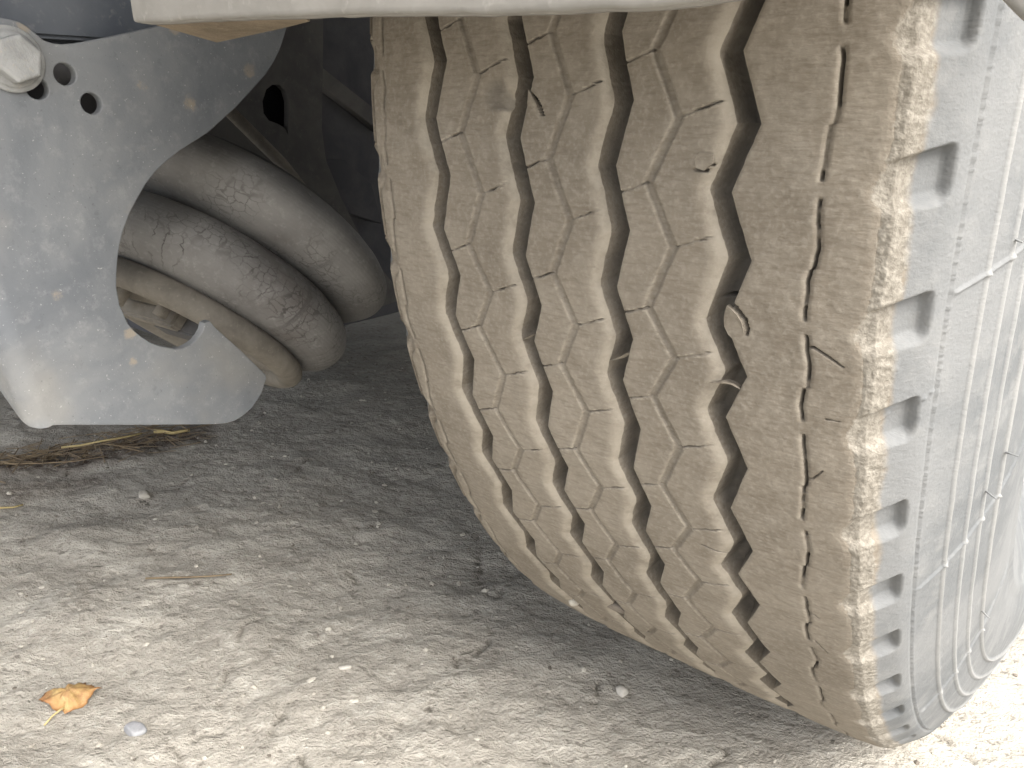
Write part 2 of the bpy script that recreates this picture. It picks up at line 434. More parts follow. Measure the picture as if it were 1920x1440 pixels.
def rib_cols(i, th):
    """column x positions (rows, cols), plus depth and masks, for rib i = 1..5"""
    T = th[:, None]
    if i > 1: a = zig(i-1, th, XL[i-1], XR[i-1])
    else: a = -(.1305-.0052*np.exp(-(near(th, CR[1])/.017)**4)+.0008*(fbm(th*60, th*0+3, 2, 2)-.45))
    if i < 5: b = smooth_zig(i, th, XL[i], XR[i])-GW
    else: b = .1278-.0045*np.exp(-((near(th, CL[4])+.006)/.0135)**2)+.0022*(fbm(th*75, th*0+7, 4, 4)-.45)
    a = a+ (0 if i == 1 else .0005*(fbm(th*130+i*7, th*0+i, 2, 8)-.4))
    if i < 5: b = b+.0012*(fbm(th*110+i*3, th*0+i, 3, 18)-.45)
    soft = np.array([0, .0004, .0012, .0026])            # left edge columns
    softr = np.array([.0075, .0055, .004, .0026, .0014, .0006, 0])   # right edge columns (worn round)
    if i in (2, 3, 4):
        ml, mr = {2: (-.0644, -.0530), 3: (-.0121, -.0010), 4: (.0381, .0503)}[i]
        mz = zig(i, th, ml, mr, -.004)+.0006*(fbm(th*200, th*0+i, 2, 3)-.45)
        hw = .0019
        cl = np.array([-hw-.0012, -hw-.0002, -hw+.0006, 0, hw-.0006, hw+.0002, hw+.0012])
        A = a[:, None]+soft
        Mz = mz[:, None]+cl
        Bc = b[:, None]-softr
        mid1 = A[:, -1:]+(Mz[:, :1]-A[:, -1:])*np.linspace(0, 1, 17)[1:-1]
        mid2 = Mz[:, -1:]+(Bc[:, :1]-Mz[:, -1:])*np.linspace(0, 1, 19)[1:-1]
        X = np.concatenate([A, mid1, Mz, mid2, Bc], 1)
    else:
        slit = (.1082 if i == 5 else -.1195)+.0050*(fbm(th*11+i*3, th*0+2, 3, 12+i)-.45)+.0024*(fbm(th*55+i, th*0+4, 3, 5)-.45)+(.0011*np.sin(near(th, CL[4] if i == 5 else CR[1])*55))
        hw = .0006 if i == 5 else .0005
        cl = np.array([-.0026, -hw*1.5, -hw, -hw*.3, hw*.3, hw, hw*1.5, .0026])
        S = slit[:, None]+cl
        A = a[:, None]+soft; Bc = b[:, None]-(softr if i == 1 else soft[::-1])
        k1, k2 = (6, 20) if i == 1 else (48, 28)
        mid1 = A[:, -1:]+(S[:, :1]-A[:, -1:])*np.linspace(0, 1, k1)[1:-1]
        mid2 = S[:, -1:]+(Bc[:, :1]-S[:, -1:])*np.linspace(0, 1, k2)[1:-1]
        X = np.concatenate([A, mid1, S, mid2, Bc], 1)
    dep = np.zeros_like(X); edge = np.zeros_like(X); clean = np.zeros_like(X)
    dl = X-a[:, None]; dr = b[:, None]-X
    if i > 1: dep += .0007*np.clip(1-dl/.0012, 0, 1)**2
    else: dep += .0035*np.clip(1-dl/.004, 0, 1)**2
    if i < 5:
        wear = .0075*(.75+.6*(fbm(th*25+i, th*0+i*5, 2, 31)-.3))[:, None]
        dep += .0026*np.clip(1-dr/wear, 0, 1)**2
        edge += np.clip(1-dr/.0085, 0, 1)**1.3*.85
    else: dep += .0007*np.clip(1-dr/.003, 0, 1)**2
    if i > 1: edge += .35*np.clip(1-dl/.0015, 0, 1)
    if i in (2, 3, 4):
        dm = np.abs(X-mz[:, None])
        dep += .0013*(1-sstep(hw-.0007, hw+.0003, dm))
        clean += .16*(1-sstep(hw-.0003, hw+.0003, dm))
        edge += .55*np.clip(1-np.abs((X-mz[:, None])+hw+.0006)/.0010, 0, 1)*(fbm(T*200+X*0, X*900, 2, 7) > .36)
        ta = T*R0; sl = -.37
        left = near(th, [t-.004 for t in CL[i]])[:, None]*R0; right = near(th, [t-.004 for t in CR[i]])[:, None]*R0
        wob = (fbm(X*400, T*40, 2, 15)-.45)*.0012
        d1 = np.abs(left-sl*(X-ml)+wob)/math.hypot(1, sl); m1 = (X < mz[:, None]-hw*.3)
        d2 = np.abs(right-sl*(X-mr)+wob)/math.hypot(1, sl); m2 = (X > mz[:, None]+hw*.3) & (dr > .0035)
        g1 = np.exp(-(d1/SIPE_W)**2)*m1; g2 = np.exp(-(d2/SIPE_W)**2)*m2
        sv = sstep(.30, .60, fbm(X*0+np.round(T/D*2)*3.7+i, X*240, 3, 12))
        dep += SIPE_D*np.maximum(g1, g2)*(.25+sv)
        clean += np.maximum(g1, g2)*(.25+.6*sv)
        edge += .6*np.exp(-((np.minimum(np.where(m1, d1, 1), np.where(m2, d2, 1))-.0009)/.0005)**2)*(fbm(X*500, T*500, 2, 19) > .5)
    else:
        dm = np.abs(X-slit[:, None])
        brk = near(th, [t-.006 for t in CL[4]] if i == 5 else CR[1])
        dash = sstep(.004, .010, np.abs(brk)+.004*(fbm(th*50, th*0+1, 2, 77)-.45))
        dash = dash*(.2+.8*sstep(.30, .45, fbm(th*60+9, th*0, 3, 20)))
        g = (1-sstep(hw*.8, hw*1.55, dm))*dash[:, None]
        dep += (.0055 if i == 5 else .004)*g
        clean += .9*g
        edge += .5*np.clip(1-np.abs(X-slit[:, None]+hw*2.6)/.0022, 0, 1)*dash[:, None]*(.3+fbm(T*140, X*500, 2, 6))
    for pts, w, dd in CUTS[i]:
        box = (th > min(p[1] for p in pts)/R0-.02) & (th < max(p[1] for p in pts)/R0+.02)
        if not box.any(): continue
        d, s = seg_dist(X[box], np.broadcast_to(T[box]*R0, X[box].shape), pts)
        ww = w*(1-.55*s); g = 1-sstep(ww*.35, ww, d)
        dep[box] += dd*g; clean[box] = np.maximum(clean[box], g*min(1, dd/.004))
    dep -= surf_noise(X, T+0*X)
    return X, dep, edge, clean, a, b

RIB = {}
for i in range(1, 6):
    X, dep, edge, clean, a, b = rib_cols(i, TH)
    r = crown(X)-dep
    V = torus_xyz(X, r, TH[:, None]+0*X)
    RIB[i] = (V, a, b, clean)
    band = np.zeros_like(X); z0 = np.zeros_like(X)
    if i == 5:
        band = .42*sstep(.0, .0020, .0020-(b[:, None]-X))
    RIB[i] = dict(V=V, band=band, edge=edge, clean=clean, X=X, r=r)

# outer sidewall profile (x, r), from the tread edge to the bead
PROF = [(.1315, .5250), (.136, .5205), (.141, .5155), (.145, .5110), (.1480, .5060), (.152, .4970), (.156, .4880), (.161, .4740),
        (.1645, .4600), (.1685, .4420), (.1715, .4200), (.1722, .4000), (.1700, .3750), (.1630, .3450), (.1510, .3180), (.1400, .3030)]
def catmull(P, n):
    P = np.array(P); P = np.vstack([2*P[0]-P[1], P, 2*P[-1]-P[-2]]); out = []
    for k in range(1, len(P)-2):
        t = np.linspace(0, 1, n, endpoint=False)[:, None]
        a, b, c, d = P[k-1], P[k], P[k+1], P[k+2]
        out.append(.5*((2*b)+(c-a)*t+(2*a-5*b+4*c-d)*t*t+(3*b-a-3*c+d)*t**3))
    return np.vstack(out+[P[-2:-1]])
def resample(C, s):
    L = np.concatenate([[0], np.cumsum(np.hypot(*np.diff(C, axis=0).T))])
    return np.stack([np.interp(s, L, C[:, 0]), np.interp(s, L, C[:, 1])], 1), L[-1]

def side_mesh(sgn, th, tag_name):
    rib = RIB[5] if sgn > 0 else RIB[1]
    j = -1 if sgn > 0 else 0
    sel = np.searchsorted(TH, th); sel = np.clip(sel, 0, len(TH)-1)
    xe = np.abs(rib['X'][sel, j]); re = rib['r'][sel, j]
    C = catmull(PROF, 12)
    _, L = resample(C, np.array([0.]))
    sA = np.arange(0, .034, .0009); sB = np.arange(.034, .105, .0012) if sgn > 0 else np.arange(.034, .105, .005)
    sC = np.linspace(.105, L, 26)
    s = np.concatenate([sA, sB, sC])
    Q, _ = resample(C, s)
    # bridge from the tread edge down onto the profile
    nb = 6
    Xb = xe[:, None]+(Q[0, 0]-xe[:, None])*(np.arange(nb)/nb)
    Rb = re[:, None]+(Q[0, 1]-re[:, None])*(np.arange(nb)/nb)**1.25
    X = np.concatenate([Xb, np.broadcast_to(Q[:, 0], (len(th), len(s)))], 1)
    R = np.concatenate([Rb, np.broadcast_to(Q[:, 1], (len(th), len(s)))], 1)
    S = np.concatenate([-.0075+.0075*np.arange(nb)/nb, s]); S2 = S[None, :]; T = th[:, None]
    # outward normal of the profile
    dx = np.gradient(X, axis=1); dr = np.gradient(R, axis=1); L2 = np.hypot(dx, dr)+1e-9
    nx, nr = -dr/L2, dx/L2
    h = np.zeros(X.shape)
    arc = T*R
    cen = [t-.010 for t in (CL[4] if sgn > 0 else CR[1])]
    # shoulder pockets
    sh = near((th[:, None]+.40*(S2)).reshape(-1), cen).reshape(X.shape)*R
    half = .0084+.10*np.clip(S2, 0, .03)*.35
    fx = sstep(-half-.0011, -half+.0011, sh)*(1-sstep(half-.0011-.002, half+.0022, sh))
    fe = 1-sstep(.0180, .0205, S2+.3*np.abs(sh/half)**4*.004)
    dp = .0018+.0034*sstep(-.008, .016, S2)
    pocket = fx*fe*sstep(-.0078, -.004, S2)
    h -= pocket*dp
    h += .0006*np.exp(-((S2-.0245)/.0012)**2)*0
    # mould parting line with torn flash
    sm = .0275
    h -= .0011*np.exp(-((S2-sm)/.0007)**2)
    h += .0007*np.exp(-((S2-sm-.0011)/.0006)**2)*sstep(.40, .6, fbm(T*420+0*S2, 0*T+S2*10, 3, 41))
    h += .0010*sstep(sm-.002, sm-.0005, S2)*0
    ring = np.zeros(X.shape)
    for k in (.0475, .0622, .0766, .0915):
        ring = np.maximum(ring, np.exp(-((S2-k)/.0009)**2))
        h += .0017*np.exp(-((S2-k)/.0008)**2)
    h += .002*np.exp(-((S2-.150)/.004)**2)
    # radial vent ridges
    if sgn > 0:
        for t0 in (.128, .437, -.19, .76):
            d = (T-t0+.46*(S2-.03))*R
            h += .0011*np.exp(-(d/.0008)**2)*sstep(.029, .031, S2)*(1-sstep(.13, .135, S2))
        d = (T-.228+1.1*(S2-.005))*R
        h += .0010*np.exp(-(d/.0006)**2)*sstep(.004, .008, S2)*(1-sstep(.026, .028, S2))*(fbm(T*90+0*S2, S2*400+0*T, 2, 3) > .34)
    # dried mud band is lumpy
    bandm = (1-sstep(.004, .010, S2+.006*(fbm(T*45+0*S2, S2*60+0*T, 3, 52)-.45)))
    lump = ((fbm(arc*480, S2*480+0*T, 3, 61)-.42)*.0010+(fbm(arc*150, S2*150+0*T, 2, 62)-.45)*.0009)*(1-.6*pocket)
    lump = lump*(1.0 if sgn > 0 else .25)
    h += lump*bandm*(sstep(-.0074, -.003, S2))
    h += (fbm(arc*60, S2*60+0*T, 3, 71)-.45)*.0005*(1-bandm)
    X = X+nx*h; R = R+nr*h
    V = torus_xyz(sgn*X, R, T+0*X)
    band = bandm*(.42+.58*sstep(-.0075, -.0045, S2))*(1.0 if sgn > 0 else .2); side = sstep(.004, .0115, S2+.004*(fbm(T*30+0*S2, S2*90+0*T, 3, 81)-.45))
    clean = np.zeros_like(X)
    return grid_mesh(tag_name, V, closed_u=True, flip=(sgn > 0), attrs=dict(clean=clean, band=band, side=side+0*X, edge=ring+0*X))

th_s = TH[::2]
tyre = put('tyre', side_mesh(1, th_s, 'tyre'), M['tyre'], wheel)
inner = put('inner_sidewall', side_mesh(-1, TH[::3], 'inner_sidewall'), M['tyre'], tyre)
for i in range(1, 6):
    d = RIB[i]
    me = grid_mesh('tread_rib', d['V'], closed_u=True, attrs=dict(clean=np.clip(d['clean'], 0, 1), band=d['band'], side=0*d['X'], edge=np.clip(d['edge'], 0, 1)), flip=True)
    put('tread_rib', me, M['tyre'], tyre)
for g in range(1, 5):
    A, Bq = RIB[g], RIB[g+1]
    xa, ra = A['X'][:, -1], A['r'][:, -1]; xb, rb = Bq['X'][:, 0], Bq['r'][:, 0]
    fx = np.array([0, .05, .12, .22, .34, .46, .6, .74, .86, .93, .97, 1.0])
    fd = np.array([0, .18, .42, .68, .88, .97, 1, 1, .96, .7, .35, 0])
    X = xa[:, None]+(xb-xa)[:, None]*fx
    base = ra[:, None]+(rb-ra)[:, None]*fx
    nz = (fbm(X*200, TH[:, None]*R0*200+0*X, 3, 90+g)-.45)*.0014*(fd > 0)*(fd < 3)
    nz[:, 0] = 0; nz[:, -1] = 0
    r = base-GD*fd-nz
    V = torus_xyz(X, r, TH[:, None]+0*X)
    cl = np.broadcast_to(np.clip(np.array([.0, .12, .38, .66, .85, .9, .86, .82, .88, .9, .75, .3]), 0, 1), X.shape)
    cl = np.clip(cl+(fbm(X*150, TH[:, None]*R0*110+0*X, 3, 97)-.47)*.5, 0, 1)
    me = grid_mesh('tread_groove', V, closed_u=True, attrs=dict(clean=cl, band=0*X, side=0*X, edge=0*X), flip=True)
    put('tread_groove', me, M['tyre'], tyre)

def on_tyre(x, th, lift=0.0):
    r = float(crown(np.array(x)))+lift
    return Vector((x, -r*math.cos(th), CZ-r*math.sin(th)))
def blob(name, mat, parent, P, thick, nrm):
    """thin ragged flap: polygon P (Vectors) with thickness along nrm"""
    bm = bmesh.new()
    a = [bm.verts.new(p) for p in P]; b = [bm.verts.new(p-nrm*thick) for p in P]
    bm.faces.new(a); bm.faces.new(b[::-1])
    for k in range(len(P)): bm.faces.new((a[k], b[k], b[(k+1) % len(P)], a[(k+1) % len(P)]))
    bmesh.ops.recalc_face_normals(bm, faces=bm.faces)
    me = bpy.data.meshes.new(name); bm.to_mesh(me); bm.free()
    for k, v in (('edge', .15), ('clean', 0), ('band', 0), ('side', 0)):
        at = me.attributes.new(k, 'FLOAT', 'POINT'); at.data.foreach_set('value', np.full(len(me.vertices), v, np.float32))
    return put(name, me, mat, parent)
def flap(pts, thick=.0015, lift=0.0):
    P = [on_tyre(x, t, l+lift) for x, t, l in pts]
    n = (P[0]-Vector((P[0].x, 0, CZ))).normalized()
    return blob('torn_rubber_flap', M['tyre'], tyre, P, thick, n)
flap([(.0640, .2135, -.001), (.0685, .2105, .0005), (.0730, .2076, .0012), (.0770, .2080, .001), (.0815, .2140, -.001), (.0770, .2118, -.004), (.0725, .2105, -.004), (.0690, .2130, -.004)])
flap([(.0150, .2140, -.002), (.0190, .2098, .0004), (.0225, .2050, .001), (.0258, .2012, -.001), (.0262, .2040, -.003), (.0230, .2085, -.003), (.0190, .2125, -.004)])
flap([(-.0385, .2140, -.003), (-.0340, .2080, .0002), (-.0295, .2034, -.001), (-.0300, .2060, -.003), (-.0340, .2110, -.004)])
flap([(.0742, .1425, .0), (.0765, .1446, .0006), (.0788, .1480, .0008), (.0806, .1530, .0006), (.0814, .1585, .0002), (.0817, .1650, -.0006), (.0800, .1700, -.0008), (.0775, .1705, -.0006), (.0750, .1660, -.0002), (.0733, .1600, -.0002), (.0730, .1530, -.0002), (.0735, .1470, -.0002)], .0025)
flap([(-.0232, -.0150, .0004), (-.0205, -.0085, .0012), (-.0185, -.0030, .0008), (-.0195, .0050, .0), (-.0225, .0060, .0), (-.0238, -.0040, .0004)], .002)
flap([(.0600, .0300, .0003), (.0660, .0310, .0008), (.0660, .0372, .0008), (.0625, .0425, .001), (.0592, .0410, .0008), (.0580, .0350, .0002)], .0012)
# rubber vent hairs on the sidewall
def tube(name, mat, parent, pts, r0, r1=None, n=6):
    r1 = r0 if r1 is None else r1
    pts = [Vector(p) for p in pts]; rings = []
    for k, p in enumerate(pts):
        d = (pts[min(k+1, len(pts)-1)]-pts[max(k-1, 0)]).normalized()
        u = d.cross(Vector((.3, .2, .93))).normalized(); w = d.cross(u)
        r = r0+(r1-r0)*k/(len(pts)-1)
        rings.append([p+(u*math.cos(2*math.pi*q/n)+w*math.sin(2*math.pi*q/n))*r for q in range(n)])
    V = [v for rg in rings for v in rg]; F = []
    for k in range(len(pts)-1):
        for q in range(n): F.append((k*n+q, k*n+(q+1) % n, (k+1)*n+(q+1) % n, (k+1)*n+q))
    F.append(tuple(range(n))[::-1]); F.append(tuple(range((len(pts)-1)*n, len(pts)*n)))
    me = bpy.data.meshes.new(name); me.from_pydata(V, [], F); me.polygons.foreach_set('use_smooth', [True]*len(F))
    for kk, v in (('edge', .2), ('clean', .0), ('band', 0), ('side', 1.)):
        at = me.attributes.new(kk, 'FLOAT', 'POINT'); at.data.foreach_set('value', np.full(len(me.vertices), v, np.float32))
    return put(name, me, mat, parent)
C_ = catmull(PROF, 12)
def on_side(s, th, lift=0.0):
    q, _ = resample(C_, np.array([s]))
    v = torus_xyz(np.array([q[0, 0]+lift]), np.array([q[0, 1]]), np.array([th]))[0]
    return Vector(v)
for s, t, l in ((.0622, .098, .004), (.0766, .372, .007), (.0915, .345, .008), (.0915, .66, .006)):
    p = on_side(s, t); q = p+Vector((l*.8, -.002, l*random.uniform(-.5, .3))); mid = (p+q)/2+Vector((.0005, 0, .0008))
    tube('rubber_hair', M['tyre'], tyre, [p-Vector((.001, 0, 0)), q], .0005, .0004)
# rim behind the sidewall
def lathe_x(name, mat, parent, prof, n=96):
    th = np.linspace(-math.pi, math.pi, n, endpoint=False)[:, None]
    P = np.array(prof); x = P[:, 0][None, :]+0*th; r = P[:, 1][None, :]
    V = np.stack([x, -r*np.cos(th), CZ-r*np.sin(th)], -1)
    return put(name, grid_mesh(name, V, closed_u=True), mat, parent)
rim = lathe_x('rim', M['rim'], wheel, [(.150, .300), (.156, .309), (.152, .313), (.143, .303), (.140, .288), (.10, .275), (-.10, .275), (-.140, .288), (-.143, .303), (-.152, .313), (-.156, .309), (-.15, .30)])
lathe_x('rim_disc', M['rim'], rim, [(.02, .276), (.03, .25), (.06, .215), (.075, .18), (.075, .14), (.06, .12), (.06, .02), (.06, .0005)])
# pebbles wedged into the tread
def rock(name, mat, loc, r, sx=1, sy=1, sz=.7, parent=None, seed=0, rz=0.0):
    bm = bmesh.new(); bmesh.ops.create_icosphere(bm, subdivisions=3, radius=1)
    rg = random.Random(seed); k = [Vector((rg.gauss(0, 1), rg.gauss(0, 1), rg.gauss(0, 1))).normalized() for _ in range(9)]
    kk = [rg.uniform(.55, .9) for _ in k]
    for v in bm.verts:
        p = v.co.copy()
        for a, b in zip(k, kk):
            e = p.dot(a)
            if e > b: p -= a*(e-b)*.8
        v.co = Vector((p.x*sx, p.y*sy, p.z*sz))*r
    for f in bm.faces: f.smooth = True
    me = bpy.data.meshes.new(name); bm.to_mesh(me); bm.free()
    o = put(name, me, mat)
    o.location = loc; o.rotation_euler = (rg.uniform(-.2, .2), rg.uniform(-.2, .2), rz)
    return o

# ================================================================ MUDGUARD
LIP = [(-.2222, .5545), (-.2142, .5543), (-.1529, .5521), (-.0958, .5498), (-.0618, .5479), (-.0374, .5466), (.0017, .5444), (.0331, .5429),
       (.0619, .5417), (.0813, .5411), (.0994, .5406), (.1114, .5411), (.125, .5407), (.1384, .5402), (.1505, .5395), (.1574, .5387),
       (.162, .5374), (.1666, .5353), (.1713, .532), (.179, .5286), (.20, .5270), (.215, .5270)]
LIP = [(x, z+.0012+.0032*min(1, max(0, (x-.085)/.05))*min(1, max(0, (.172-x)/.012))) for x, z in LIP[1:]]
guard = empty('mudguard', (0, -.6, .54))
tag(guard, 'grey dusty plastic mudguard lip hanging over the tyre at the top edge', 'mudguard')
lx = np.interp(np.linspace(0, 1, 160), np.linspace(0, 1, len(LIP)), [p[0] for p in LIP])
lz = np.interp(lx, [p[0] for p in LIP], [p[1] for p in LIP])+(fbm(lx*70, lx*0, 3, 3)-.45)*.0012
ang = np.linspace(0, 2.6, 60)
RG = .602
prof_o, prof_i = [], []
phi0 = np.arcsin(np.clip((lz-CZ)/RG, -1, 1))
rowsO = []
for k, a in enumerate(ang):
    ph = phi0+(a*(math.pi-.5)/2.6)
    rr = RG+.0015*(fbm(lx*12, lx*0+a*9, 2, 6)-.45)
    if k == 0: rowsO.append(np.stack([lx, -(rr+.001)*np.cos(ph), CZ+rr*np.sin(ph)], -1))
    rowsO.append(np.stack([lx, -(rr)*np.cos(ph+.004), CZ+rr*np.sin(ph+.004)], -1))
O = np.stack(rowsO)
I = O.copy(); I[:, :, 1] = I[:, :, 1]*(RG-.006)/RG; I[:, :, 2] = CZ+(I[:, :, 2]-CZ)*(RG-.006)/RG
W = np.concatenate([I[::-1], O])
put('guard_shell', grid_mesh('guard_shell', W), M['fender'], guard)
# end skins so that the shell is closed at both sides
for j in (0, -1):
    E2 = np.stack([O[:, j], I[:, j]])
    put('guard_edge', grid_mesh('guard_edge', E2, flip=(j == 0)), M['fender'], guard)
# rolled bead along the lip
put('lip_skirt', grid_mesh('lip_skirt', np.stack([np.stack([lx, np.full_like(lx, yy), lz+zz+(fbm(lx*160+zz*900, lx*0+yy*50, 2, 5)-.45)*.0012], -1)
    for yy, zz in ((-.592, .0010), (-.597, .0002), (-.6030, .0), (-.6042, .0003), (-.6048, .0012), (-.6049, .0026), (-.6050, .008), (-.6050, .02), (-.6050, .058), (-.6046, .060), (-.600, .061))])), M['fender'], guard)
# inner return flange at the left end, seen from below
P = [Vector(p) for p in ((-.2135, -.601, .5565), (-.1529, -.597, .5535), (-.0958, -.594, .5520), (-.12, -.57, .5530), (-.17, -.55, .5540), (-.2335, -.548, .5505))]
blob('inner_flange', M['fender_in'], guard, P, -.004, Vector((0, 0, 1)))

# ================================================================ SUSPENSION BRACKET
PLATE = [(-.6229, .5715), (-.5905, .5766), (-.5703, .5765), (-.5635, .5759), (-.5577, .5746), (-.5529, .5718), (-.5491, .5684), (-.5434, .5633), (-.5377, .5615), (-.5309, .5611), (-.5213, .5624), (-.511, .5645), (-.4895, .5696), (-.4646, .5759), (-.4003, .5928), (-.3075, .6297), (-.3145, .6088), (-.3237, .5899), (-.3292, .5781), (-.3352, .5667), (-.3436, .5553), (-.3528, .5453), (-.37, .5307), (-.3884, .5159), (-.4189, .4949), (-.4477, .4806), (-.4605, .4727), (-.4718, .4645), (-.4817, .455), (-.4903, .4443), (-.4991, .4323), (-.5066, .4194), (-.5116, .408), (-.5154, .3956), (-.5183, .3834), (-.5201, .3723), (-.5198, .3576), (-.5156, .3408), (-.5111, .3332), (-.5056, .3263), (-.4988, .3199), (-.4907, .3146), (-.4764, .3083), (-.4693, .3077), (-.4627, .3093), (-.4565, .312), (-.4516, .316), (-.4478, .3203), (-.4453, .3265), (-.4397, .3274), (-.4347, .3197), (-.4123, .2935), (-.3865, .2605), (-.3864, .2565), (-.3888, .252), (-.3929, .244), (-.3986, .2376), (-.407, .2302), (-.4167, .2257), (-.4267, .2231), (-.4367, .2234), (-.4517, .227), (-.5161, .2466), (-.5769, .2657), (-.5893, .2692)]
def plate_mesh(name, outlines, thick, bevel):
    cu = bpy.data.curves.new(name+'_curve', 'CURVE'); cu.dimensions = '2D'; cu.fill_mode = 'BOTH'
    for pl in outlines:
        sp = cu.splines.new('POLY'); sp.points.add(len(pl)-1)
        for k, (a, b) in enumerate(pl): sp.points[k].co = (a, b, 0, 1)
        sp.use_cyclic_u = True
    cu.extrude = thick/2-bevel; cu.bevel_depth = bevel; cu.bevel_resolution = 2; cu.offset = -bevel
    o = bpy.data.objects.new(name+'_tmp', cu); COL.objects.link(o)
    dg = bpy.context.evaluated_depsgraph_get()
    me = bpy.data.meshes.new_from_object(o.evaluated_get(dg))
    bpy.data.objects.remove(o); bpy.data.curves.remove(cu)
    me.name = name
    return me
def plate_x(name, mat, parent, outlines, x, thick, bevel=.0012):
    """plate lying in a plane of constant x; outlines in (y, z); x = face nearer to +x"""
    me = plate_mesh(name, outlines, thick, bevel)
    me.transform(Matrix(((0, 0, 1, x-thick/2), (1, 0, 0, 0), (0, 1, 0, 0), (0, 0, 0, 1))))
    return put(name, me, mat, parent)
def circ(c, r, n=40, ry=None):
    return [(c[0]+r*math.cos(2*math.pi*k/n), c[1]+(ry or r)*math.sin(2*math.pi*k/n)) for k in range(n)]
XP = -.47
br = empty('suspension_bracket', (XP, -.5, .25))
tag(br, 'blue-grey steel bracket plate with a hooked cut-out and three round holes', 'bracket')
# the rear margin of the plate is folded back into a flange: extend the outline past the fold line, then bend it
FB, FT = Vector((-.5893, .2692)), Vector((-.6229, .5715))
fd_ = (FT-FB).normalized(); fn_ = Vector((-fd_.y, fd_.x))            # fn_ points past the fold (towards -y)
def past(p, s_, up): q = p+fn_*s_+fd_*up; return (q.x, q.y)
EXT = [past(FB, .004, -.0006), past(FB, .010, .0), past(FB, .018, .003), past(FB, .030, .012), past(FB, .060, .036), past(FB, .130, .095), past(FT, .130, .0)]
me = plate_mesh('plate', [PLATE+EXT, circ((-.5323, .540), .0081), circ((-.5540, .5297), .0081), circ((-.5159, .519), .0081)], .010, .0010)
bm = bmesh.new(); bm.from_mesh(me)
FR = .017
for k in range(0, 13):
    s_ = FR*math.pi/2*k/12; pt = FB+fn_*s_
    bmesh.ops.bisect_plane(bm, geom=list(bm.verts)+list(bm.edges)+list(bm.faces), plane_co=(pt.x, pt.y, 0), plane_no=(fn_.x, fn_.y, 0))
for v in bm.verts:
    s_ = (v.co.x-FB.x)*fn_.x+(v.co.y-FB.y)*fn_.y
    al = (v.co.x-FB.x)*fd_.x+(v.co.y-FB.y)*fd_.y
    w_ = v.co.z-.005                                                # 0 on the outer face, negative inside
    if s_ > 0:
        a_ = min(s_/FR, math.pi/2); rest = max(0, s_-FR*math.pi/2); rr = FR+w_
        ns = rr*math.sin(a_); nz_ = -FR+rr*math.cos(a_)-rest
        p_ = FB+fn_*ns+fd_*al; v.co = (p_.x, p_.y, .005+nz_)
for f in bm.faces: f.smooth = True
bm.to_mesh(me); bm.free()
me.set_sharp_from_angle(angle=.7)
me.transform(Matrix(((0, 0, 1, XP-.005), (1, 0, 0, 0), (0, 1, 0, 0), (0, 0, 0, 1))))
put('plate', me, M['bracket'], br)
plate_x('hole_dark_backing', M['dark'], br, [[(-.60, .30), (-.60, .560), (-.52, .556), (-.47, .560), (-.43, .50), (-.50, .47), (-.545, .44), (-.56, .38), (-.57, .30)]], XP-.045, .008)  # dark sheet added behind the bracket holes, standing in for the shade inside
# pivot bolt
bolt = empty('bolt', (XP, -.567, .5516)); bolt.parent = br; bolt.matrix_parent_inverse = br.matrix_world.inverted()
bpy.context.view_layer.update(); bolt.matrix_parent_inverse = br.matrix_world.inverted()
def prism_x(name, mat, parent, c, prof, n, rot=0.0, smooth=True):
    """turned piece on an axis along +x: prof = [(x offset, radius)]"""
    V, F = [], []
    for x, r in prof:
        for k in range(n):
            a = rot+2*math.pi*k/n; V.append((c[0]+x, c[1]+r*math.cos(a), c[2]+r*math.sin(a)))
    for j in range(len(prof)-1):
        for k in range(n): F.append((j*n+k, j*n+(k+1) % n, (j+1)*n+(k+1) % n, (j+1)*n+k))
    F.append(tuple(range((len(prof)-1)*n, len(prof)*n)))
    me = bpy.data.meshes.new(name); me.from_pydata(V, [], F)
    if smooth: me.polygons.foreach_set('use_smooth', [True]*(len(F)-1)+[False])
    me.update()
    return put(name, me, mat, parent)
BC = (XP, -.5690, .5490)
prism_x('washer', M['steel'], bolt, BC, [(.0003, .0228), (.0030, .0228), (.0037, .0220), (.0037, .012)], 48)
prism_x('bolt_head', M['steel'], bolt, BC, [(.0037, .0196), (.0052, .0196), (.0060, .0170)], 40)
hx = prism_x('hex_head', M['steel'], bolt, BC, [(.0058, .0170), (.0165, .0170), (.0178, .0158), (.0182, .0138)], 6, .32, False)
bv = hx.modifiers.new('bevel', 'BEVEL'); bv.width = .0010; bv.segments = 2; bv.limit_method = 'ANGLE'

# chassis rail behind the bracket
rail = empty('chassis_rail', (-.52, -.5, .6))
tag(rail, 'blue-grey chassis rail above the bracket in the upper left corner', 'chassis rail')
bm = bmesh.new()
def box(bm, a, b):
    v = [bm.verts.new((x, y, z)) for x in (a[0], b[0]) for y in (a[1], b[1]) for z in (a[2], b[2])]
    for f in ((0, 1, 3, 2), (4, 6, 7, 5), (0, 4, 5, 1), (2, 3, 7, 6), (0, 2, 6, 4), (1, 5, 7, 3)): bm.faces.new([v[k] for k in f])
def box_obj(name, mat, parent, a, b, bev=.003):
    bm = bmesh.new(); box(bm, a, b); bmesh.ops.recalc_face_normals(bm, faces=bm.faces)
    bmesh.ops.bevel(bm, geom=list(bm.edges), offset=bev, segments=2, affect='EDGES')
    me = bpy.data.meshes.new(name); bm.to_mesh(me); bm.free(); me.polygons.foreach_set('use_smooth', [True]*len(me.polygons))
    try: me.set_sharp_from_angle(angle=.6)
    except Exception: pass
    return put(name, me, mat, parent)
box_obj('web', M['rail'], rail, (-.512, -1.0, .567), (-.500, -.33, 1.12))
box_obj('lower_flange', M['rail'], rail, (-.62, -1.0, .563), (-.5125, -.33, .575))

